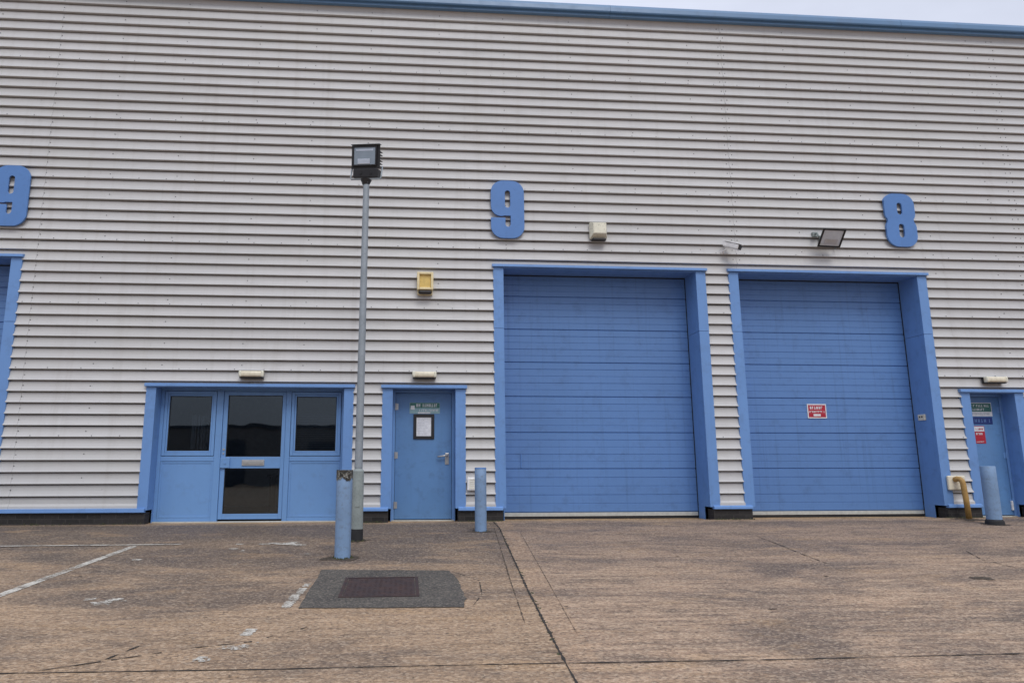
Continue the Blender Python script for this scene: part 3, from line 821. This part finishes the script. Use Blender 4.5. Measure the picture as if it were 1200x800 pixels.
obj('lamp_rim', bm, M_black, t)
bm = bmesh.new(); box(bm, -.184, .184, -.044, -.032, -.154, .154, M=tilt); obj('lamp_glass', bm, M_lens2, t)
bm = bmesh.new(); box(bm, -.12, .13, -.050, -.0445, -.12, -.02, .004, M=tilt); obj('lamp_reflector', bm, M_reflector, t)
bm = bmesh.new(); tube(bm, [(-.15, .03, .16), (-.16, -.08, .15), (-.22, -.20, .08), (-.225, -.24, .02)], .014, 8); box(bm, -.20, -.10, -.02, .04, .10, .19, .004)
tube(bm, [(.235, .03, -.12), (.235, -.10, -.06), (.225, -.24, .02)], .012, 8); box(bm, -.06, .06, .0, .04, -.03, .13, .004)
obj('lamp_bracket', bm, M_galvdull, t)

# ------------------------------------------------------------------ cctv camera
t = thing('cctv_camera', 'small white security camera on the wall between the two roller doors', 'security camera', (5.96, D - .045, 4.91))
M = Matrix.Translation((.02, -.14, .01)) @ Vector((.58, -.70, -.42)).to_track_quat('X', 'Z').to_matrix().to_4x4() @ Matrix.Scale(1.3, 4)
bm = bmesh.new(); box(bm, -.11, .13, -.045, .045, -.035, .04, .016, M=M); obj('camera_body', bm, M_white, t)
bm = bmesh.new(); box(bm, -.12, .15, -.052, .052, .042, .052, .003, M=M); obj('sun_hood', bm, M_white, t)
bm = bmesh.new(); box(bm, .131, .145, -.036, .036, -.030, .036, .004, M=M); obj('camera_lens', bm, M_black, t)
bm = bmesh.new(); tube(bm, [(-.08, .05, -.06), (-.08, -.03, -.06), (-.05, -.10, -.04)], .013, 8); cyl(bm, (-.08, .05, -.06), (-.08, .015, -.06), .04); obj('camera_mount', bm, M_white, t)

# ------------------------------------------------------------------ lamp post
bx, by = -.657, 10.206; bz = gz(bx, by)
t = thing('lamp_post', 'tall grey galvanised lamp post with a black floodlight on top', 'lamp post', (bx, by, bz))
bm = bmesh.new(); cyl(bm, (0, 0, .86 - bz), (.012, 0, 5.20 - bz), .056, .046, 24); cyl(bm, (0, 0, .90 - bz), (0, 0, .945 - bz), .058, .058, 24); obj('pole', bm, M_galv, t, False)
bm = bmesh.new()
cyl(bm, (0, 0, .16), (0, 0, .955), .082, .079, 28); cyl(bm, (0, 0, .955), (0, 0, .985), .079, .058, 28)
obj('base_sleeve', bm, M_galvdull, t)
bm = bmesh.new(); box(bm, -.03, .03, -.0865, -.075, .46, .84, .003); obj('service_hatch', bm, M_galvdull, t)
bm = bmesh.new(); cyl(bm, (0, 0, -.02), (0, 0, .161), .086, .084, 28); obj('base_band', bm, M_rubber, t)
hz = 5.20 - bz
MH = Matrix.Translation((.005, 0, hz)) @ Matrix.Rotation(math.radians(-17), 4, 'Z') @ Matrix.Rotation(math.radians(4), 4, 'Y')
TH = MH @ Matrix.Translation((0, 0, .30)) @ Matrix.Rotation(math.radians(10), 4, 'X')
bm = bmesh.new()
va = [bm.verts.new(TH @ Vector(p)) for p in ((-.235, -.07, -.10), (.225, -.07, -.10), (.225, -.07, .262), (-.235, -.07, .262))]
vb = [bm.verts.new(TH @ Vector(p)) for p in ((-.15, .13, -.03), (.15, .13, -.03), (.15, .13, .19), (-.15, .13, .19))]
bm.faces.new(va); bm.faces.new(vb[::-1])
for i in range(4): bm.faces.new((va[i], va[(i + 1) % 4], vb[(i + 1) % 4], vb[i]))
for k in range(6): box(bm, -.19, .19, .0, .15, -.04 + k * .045, -.034 + k * .045, M=TH)
box(bm, -.205, .195, -.085, .08, -.235, -.101, .012, M=TH)
cyl(bm, TH @ Vector((-.08, -.095, -.17)), TH @ Vector((-.08, -.084, -.17)), .018, seg=10); cyl(bm, TH @ Vector((.08, -.095, -.17)), TH @ Vector((.08, -.084, -.17)), .018, seg=10)
obj('lamp_housing', bm, M_black, t)
bm = bmesh.new(); frame_rect(bm, -.215, .175, -.06, .245, .022, -.098, -.0715, .003)
for v in bm.verts: v.co = TH @ v.co
obj('lamp_rim', bm, M_black, t)
bm = bmesh.new(); box(bm, -.192, .152, -.085, -.0725, -.037, .222, M=TH); obj('lamp_glass', bm, M_lens, t)
bm = bmesh.new(); box(bm, -.13, .07, -.092, -.0855, -.03, .05, .004, M=TH); box(bm, -.16, .12, -.0885, -.0855, .17, .20, M=TH); obj('lamp_reflector', bm, M_reflector, t)
bm = bmesh.new(); box(bm, -.238, .228, -.115, -.02, .264, .272, .003, M=TH); obj('lamp_hood', bm, M_galv, t)
bm = bmesh.new()
pts = [(-.245, .0, .24), (-.245, -.02, .06), (-.235, -.02, .035), (.235, -.02, .035), (.245, -.02, .06), (.245, 0, .24)]
tube(bm, [MH @ Vector(p) for p in pts], .012, 8); box(bm, -.05, .05, -.045, .045, -.03, .03, .006, M=MH); cyl(bm, MH @ Vector((-.08, .0, .03)), MH @ Vector((.08, 0, .03)), .018, mi=0)
obj('lamp_bracket', bm, M_galv, t)
bm = bmesh.new(); cyl(bm, (.004, 0, hz - .05), (.008, 0, hz + .03), .052, .085, 20); obj('pole_cap', bm, M_black, t)

# ------------------------------------------------------------------ bollards
def bollard(x, y, r, top, label, cap=None, lean=0, open_top=False):
    z0 = gz(x, y); h = top - z0
    t = thing('bollard', label, 'bollard', (x, y, z0), group='round blue steel bollards by the wall')
    t.rotation_euler.y = lean
    bm = bmesh.new()
    seg = 32; rings = []
    zl = [-.03, .05, h * .4, h * .8, h - .012, h - .003]
    rl = [r, r, r, r, r, r - .006]
    for z, q in zip(zl, rl): rings.append([bm.verts.new((q * math.cos(2 * PI * k / seg), q * math.sin(2 * PI * k / seg), z)) for k in range(seg)])
    if open_top:
        for z, q in ((h - .003, r - .012), (h - .06, r - .012)): rings.append([bm.verts.new((q * math.cos(2 * PI * k / seg), q * math.sin(2 * PI * k / seg), z)) for k in range(seg)])
    for a, b in zip(rings, rings[1:]):
        for k in range(seg):
            f = bm.faces.new((a[k], a[(k + 1) % seg], b[(k + 1) % seg], b[k])); f.smooth = True
    bm.faces.new(rings[-1])
    obj('bollard_post', bm, M_bollard, t)
    return t, h
t, h = bollard(-.74, 8.9, .097, .885, 'thick blue bollard in front of the lamp post with a torn dark collar')
m, nt, b = newmat('peeling_tape'); g = G(nt); nn = g.noise(g.mp((1, 1, 1)), 26, 5, .8, .6)
g.lk(g.ramp(nn, [(.46, (.025, .024, .022)), (.54, (.09, .08, .06)), (.60, (.42, .43, .40)), (.68, (.09, .11, .10))]), b.inputs['Base Color']); b.inputs['Roughness'].default_value = .8; g.bump(nn, .8, .01, b)
bm = bmesh.new(); seg = 48; rr = random.Random(4)
A = [bm.verts.new((.1005 * math.cos(2 * PI * k / seg), .1005 * math.sin(2 * PI * k / seg), h - .004)) for k in range(seg)]
Bq = [bm.verts.new((.1008 * math.cos(2 * PI * k / seg), .1008 * math.sin(2 * PI * k / seg), h - .10 - rr.uniform(0, .035) - .02 * math.sin(k * .5))) for k in range(seg)]
for k in range(seg): bm.faces.new((A[k], A[(k + 1) % seg], Bq[(k + 1) % seg], Bq[k]))
bm.faces.new(A)
obj('torn_tape', bm, m, t)
t, h = bollard(1.171, 11.01, .090, .895, 'blue bollard between the steel door and the middle roller door')
bm = bmesh.new(); cyl(bm, (0, 0, h - .02), (0, 0, h), .092, .088, 32); obj('bollard_cap', bm, M_number, t)
t, h = bollard(9.81, 11.308, .112, .91, 'pale blue bollard beside the ochre pipe, with a black rubber foot')
bm = bmesh.new(); cyl(bm, (0, 0, -.02), (0, 0, .06), .142, .132, 32); cyl(bm, (0, 0, .06), (0, 0, .085), .132, .114, 32); obj('rubber_foot', bm, M_rubber, t)

# ------------------------------------------------------------------ vents / pipe on the low wall
t = thing('vent_cover', 'small white vent cover on the cladding behind the middle bollard', 'vent', (1.215, D - .045, .615))
bm = bmesh.new(); box(bm, -.15, .15, -.035, .03, -.11, .11, .015); obj('vent_body', bm, M_white, t)
bm = bmesh.new()
for k in range(5): box(bm, -.11, .11, -.042, -.036, -.075 + k * .035, -.062 + k * .035)
obj('vent_louvre', bm, M_ivory, t)
t = thing('pipe_outlet', 'cream wall plate with an ochre pipe bending down to the ground', 'pipe', (9.96, D - .05, 0))
bm = bmesh.new(); box(bm, -.20, .13, -.03, .03, .48, .735, .022); obj('wall_plate', bm, M_cream, t)
bm = bmesh.new()
zz = gz(9.95, D - .15) - .01
tube(bm, [(-.08, -.03, .665), (-.07, -.08, .68), (-.055, -.12, .675), (-.042, -.145, .645), (-.035, -.155, .60), (-.02, -.16, .35), (-.005, -.16, zz)], .046, 18)
obj('drain_pipe', bm, M_pipe, t)

# box and screws on the right reveal of the right-hand roller door
xr = 9.865 - TRIM
t = thing('door_switch', 'small cream switch box on the side reveal of the right roller door', 'switch', (xr, D + .27, 1.80))
bm = bmesh.new(); box(bm, -.03, 0, -.085, .085, -.055, .055, .006); obj('switch_box', bm, M_cream, t)
bm = bmesh.new(); cyl(bm, (-.031, -.03, .01), (-.040, -.03, .01), .014, seg=12); obj('switch_button', bm, M_rubber, t)
bm = bmesh.new(); cyl(bm, (-.031, .03, .01), (-.040, .03, .01), .014, seg=12); obj('switch_button', bm, M_rubber, t)

# ------------------------------------------------------------------ signs
def glyphs(bm, x0, x1, z, h, y, seed, rows=1, gap=.25, mi=0):
    rr = random.Random(seed); x = x0
    while x < x1:
        w = h * rr.uniform(.35, .7)
        if x + w > x1: break
        k = rr.random(); s = h * .22
        if k < .35: box(bm, x, x + s, y - .001, y, z, z + h, mi=mi); box(bm, x + s, x + w, y - .001, y, z + h - s, z + h, mi=mi)
        elif k < .7: box(bm, x, x + s, y - .001, y, z, z + h, mi=mi); box(bm, x + w - s, x + w, y - .001, y, z, z + h, mi=mi); box(bm, x + s, x + w - s, y - .001, y, z + h * .4, z + h * .4 + s, mi=mi)
        else: box(bm, x, x + w, y - .001, y, z, z + s, mi=mi); box(bm, x + w / 2 - s / 2, x + w / 2 + s / 2, y - .001, y, z + s, z + h, mi=mi)
        x += w + h * gap
        if rr.random() < .16: x += h * .5
yd = D + .274
t = thing('door_sign', 'small green and pale sign with white lettering at the top of the steel door', 'sign', (.34, yd, 1.93))
bm = bmesh.new(); box(bm, -.27, .27, -.006, -.001, -.10, .095, .001); obj('sign_board', bm, M_greenpale, t)
bm = bmesh.new(); box(bm, -.262, .262, -.008, -.0065, .0, .088); obj('sign_band', bm, M_green, t)
bm = bmesh.new(); glyphs(bm, -.15, .25, .018, .055, -.0085, 3); box(bm, -.25, -.18, -.0095, -.0085, -.03, .04); glyphs(bm, -.10, .25, -.06, .035, -.0075, 8); box(bm, -.12, .10, -.0085, -.0065, -.098, -.075); obj('sign_lettering', bm, M_signwhite, t)
t = thing('notice_frame', 'black framed white paper notice on the steel door below the green sign', 'notice', (.325, yd, 1.605))
bm = bmesh.new(); frame_rect(bm, -.185, .185, -.225, .215, .055, -.02, -.001, .006); obj('frame', bm, M_black, t)
bm = bmesh.new(); box(bm, -.132, .132, -.006, -.001, -.172, .162); obj('paper', bm, M_paper, t)
bm = bmesh.new()
for k in range(11):
    rr = random.Random(k); w = rr.uniform(.10, .21)
    glyphs(bm, -.11, -.11 + w, .13 - k * .027, .012, -.0065, 30 + k, gap=.4)
obj('print', bm, M_ink, t)

yr = D + .497
t = thing('door_sign', 'red and white rectangular sign on the right roller door', 'sign', (7.757, yr, 1.925))
bm = bmesh.new(); box(bm, -.188, .188, -.006, -.001, -.135, .135, .001); obj('sign_board', bm, M_signwhite, t)
bm = bmesh.new(); box(bm, -.168, .168, -.008, -.0065, -.115, .115); obj('sign_field', bm, M_red, t)
bm = bmesh.new()
glyphs(bm, -.135, .14, .035, .055, -.009, 12, gap=.3); glyphs(bm, -.155, .155, -.03, .036, -.009, 14, gap=.3); box(bm, -.075, .065, -.0095, -.0085, -.095, -.055)
obj('sign_lettering', bm, M_signwhite, t)

yd = D + .304
t = thing('door_sign', 'dark green and white sign at the top of the right steel door', 'sign', (10.86, yd, 1.96))
bm = bmesh.new(); box(bm, -.25, .25, -.006, -.001, -.13, .125, .001); obj('sign_board', bm, M_signwhite, t)
bm = bmesh.new(); box(bm, -.24, .238, -.008, -.0065, -.045, .112); obj('sign_field', bm, M_green, t)
bm = bmesh.new(); glyphs(bm, -.18, .20, .045, .042, -.009, 22); glyphs(bm, -.14, .12, -.025, .042, -.009, 25); obj('sign_lettering', bm, M_signwhite, t)
bm = bmesh.new(); glyphs(bm, -.2, .2, -.10, .03, -.007, 27); obj('small_print', bm, M_ink, t)
t = thing('door_sign', 'navy blue strip sign below the green sign on the right steel door', 'sign', (10.87, yd, 1.745))
bm = bmesh.new(); box(bm, -.23, .225, -.006, -.001, -.065, .068, .001); obj('sign_board', bm, M_navy, t)
bm = bmesh.new(); glyphs(bm, -.19, .19, -.03, .06, -.007, 41, gap=.45); obj('sign_lettering', bm, flat('dull_blue_print', (.10, .2, .42), .6), t)
t = thing('door_sign', 'small red and white notice under the navy strip on the right steel door', 'sign', (10.80, yd, 1.49))
bm = bmesh.new(); box(bm, -.11, .11, -.006, -.001, -.17, .155, .001); obj('sign_board', bm, M_red, t)
bm = bmesh.new(); box(bm, -.10, .10, -.008, -.0065, .055, .145); glyphs(bm, -.07, .07, -.01, .04, -.007, 51); glyphs(bm, -.08, .08, -.15, .022, -.007, 53); obj('sign_panel', bm, M_signwhite, t)
bm = bmesh.new(); glyphs(bm, -.07, .075, .08, .035, -.009, 55); obj('sign_lettering', bm, M_red, t)

# ------------------------------------------------------------------ unit across the yard (only seen as a reflection in the glass)
O = thing('industrial_building', 'plain grey unit across the yard, seen only as a dim reflection in the windows', 'building', (0, -45, -1.2))
bm = bmesh.new(); box(bm, -45, 45, -12, 0, -.5, 5.5)
for k in range(26): box(bm, -45, 45, .001, .03, .4 + k * .19, .42 + k * .19)
obj('wall', bm, M_opp, O)
bm = bmesh.new(); box(bm, -45.2, 45.2, -12.1, .12, 5.5, 5.8); obj('coping', bm, M_oppdark, O)
for x in (-19, -9.5, 2.5, 12):
    bm = bmesh.new(); box(bm, x, x + 3.6, .031, .06, -.3, 4.3)
    for k in range(14): box(bm, x, x + 3.6, .061, .075, k * .3, k * .3 + .02)
    obj('roller_door', bm, M_oppdark, O)

# ------------------------------------------------------------------ camera
cam = bpy.data.cameras.new('camera'); co = bpy.data.objects.new('camera', cam); COL.objects.link(co)
yw, pt, rl = .0770, .1815, -.0009
fwd = Vector((math.sin(yw) * math.cos(pt), math.cos(yw) * math.cos(pt), math.sin(pt)))
r = Vector((math.cos(yw), -math.sin(yw), 0)); u = r.cross(fwd)
r2 = math.cos(rl) * r + math.sin(rl) * u; u2 = -math.sin(rl) * r + math.cos(rl) * u
Mc = Matrix((r2, u2, -fwd)).transposed().to_4x4(); Mc.translation = (0, 0, .954)
co.matrix_world = Mc
cam.sensor_width = 36; cam.lens = 820 / 1200 * 36; cam.shift_x = 61.3 / 1200; cam.shift_y = -7.4 / 1200
cam.clip_start = .05; cam.clip_end = 2000
scene.camera = co

# ------------------------------------------------------------------ light: bright overcast
EL, AZ = math.radians(52), math.radians(200)   # the sun is behind the camera, a little to its right
sun_dir = Vector((math.cos(EL) * .22, -math.cos(EL) * .975, math.sin(EL)))
sl = bpy.data.lights.new('sun', 'SUN'); sl.energy = 1.3; sl.angle = math.radians(25); sl.color = (1, .965, .92)
so = bpy.data.objects.new('sun', sl); COL.objects.link(so); so.rotation_euler = sun_dir.to_track_quat('Z', 'Y').to_euler()
w = bpy.data.worlds.new('World'); scene.world = w; w.use_nodes = True
nt = w.node_tree; nt.nodes.clear(); g = G(nt)
out = g.n('ShaderNodeOutputWorld'); bg = g.n('ShaderNodeBackground'); g.lk(bg.outputs[0], out.inputs[0])
sky = g.n('ShaderNodeTexSky'); sky.sky_type = 'NISHITA'; sky.sun_disc = False; sky.sun_elevation = EL
sky.sun_rotation = math.atan2(sun_dir.x, sun_dir.y); sky.air_density = 1.0; sky.dust_density = 3.0; sky.ozone_density = 1.0
# an even cloud sheet covers nearly all of the blue; brighter overhead as under any overcast
sep = g.n('ShaderNodeSeparateXYZ'); g.lk(g.tc.outputs['Generated'], sep.inputs[0])
up = g.math('MAXIMUM', sep.outputs[2], 0.0)
lum = g.math('MULTIPLY', g.math('ADD', g.math('MULTIPLY', up, 1.5), .75), 6.2)
cl = g.noise(g.mp((1, 1, 2.5), src=g.tc.outputs['Generated']), 2.2, 5, .55, .4)
lum = g.math('MULTIPLY', lum, g.ramp(cl, [(.3, .88), (.7, 1.08)]))
cc = g.n('ShaderNodeCombineXYZ')
for i, k in enumerate((.90, .955, 1.13)): g.lk(g.math('MULTIPLY', lum, k), cc.inputs[i])
mixn = g.n('ShaderNodeMix', data_type='RGBA'); mixn.inputs[0].default_value = .88; g.lk(sky.outputs[0], mixn.inputs[6]); g.lk(cc.outputs[0], mixn.inputs[7])
g.lk(mixn.outputs[2], bg.inputs[0]); bg.inputs[1].default_value = .10

scene.view_settings.view_transform = 'Standard'; scene.view_settings.look = 'None'
scene.view_settings.exposure = 0.0; scene.view_settings.gamma = 1
scene.render.resolution_x = 1024; scene.render.resolution_y = 682
scene.render.engine = 'CYCLES'
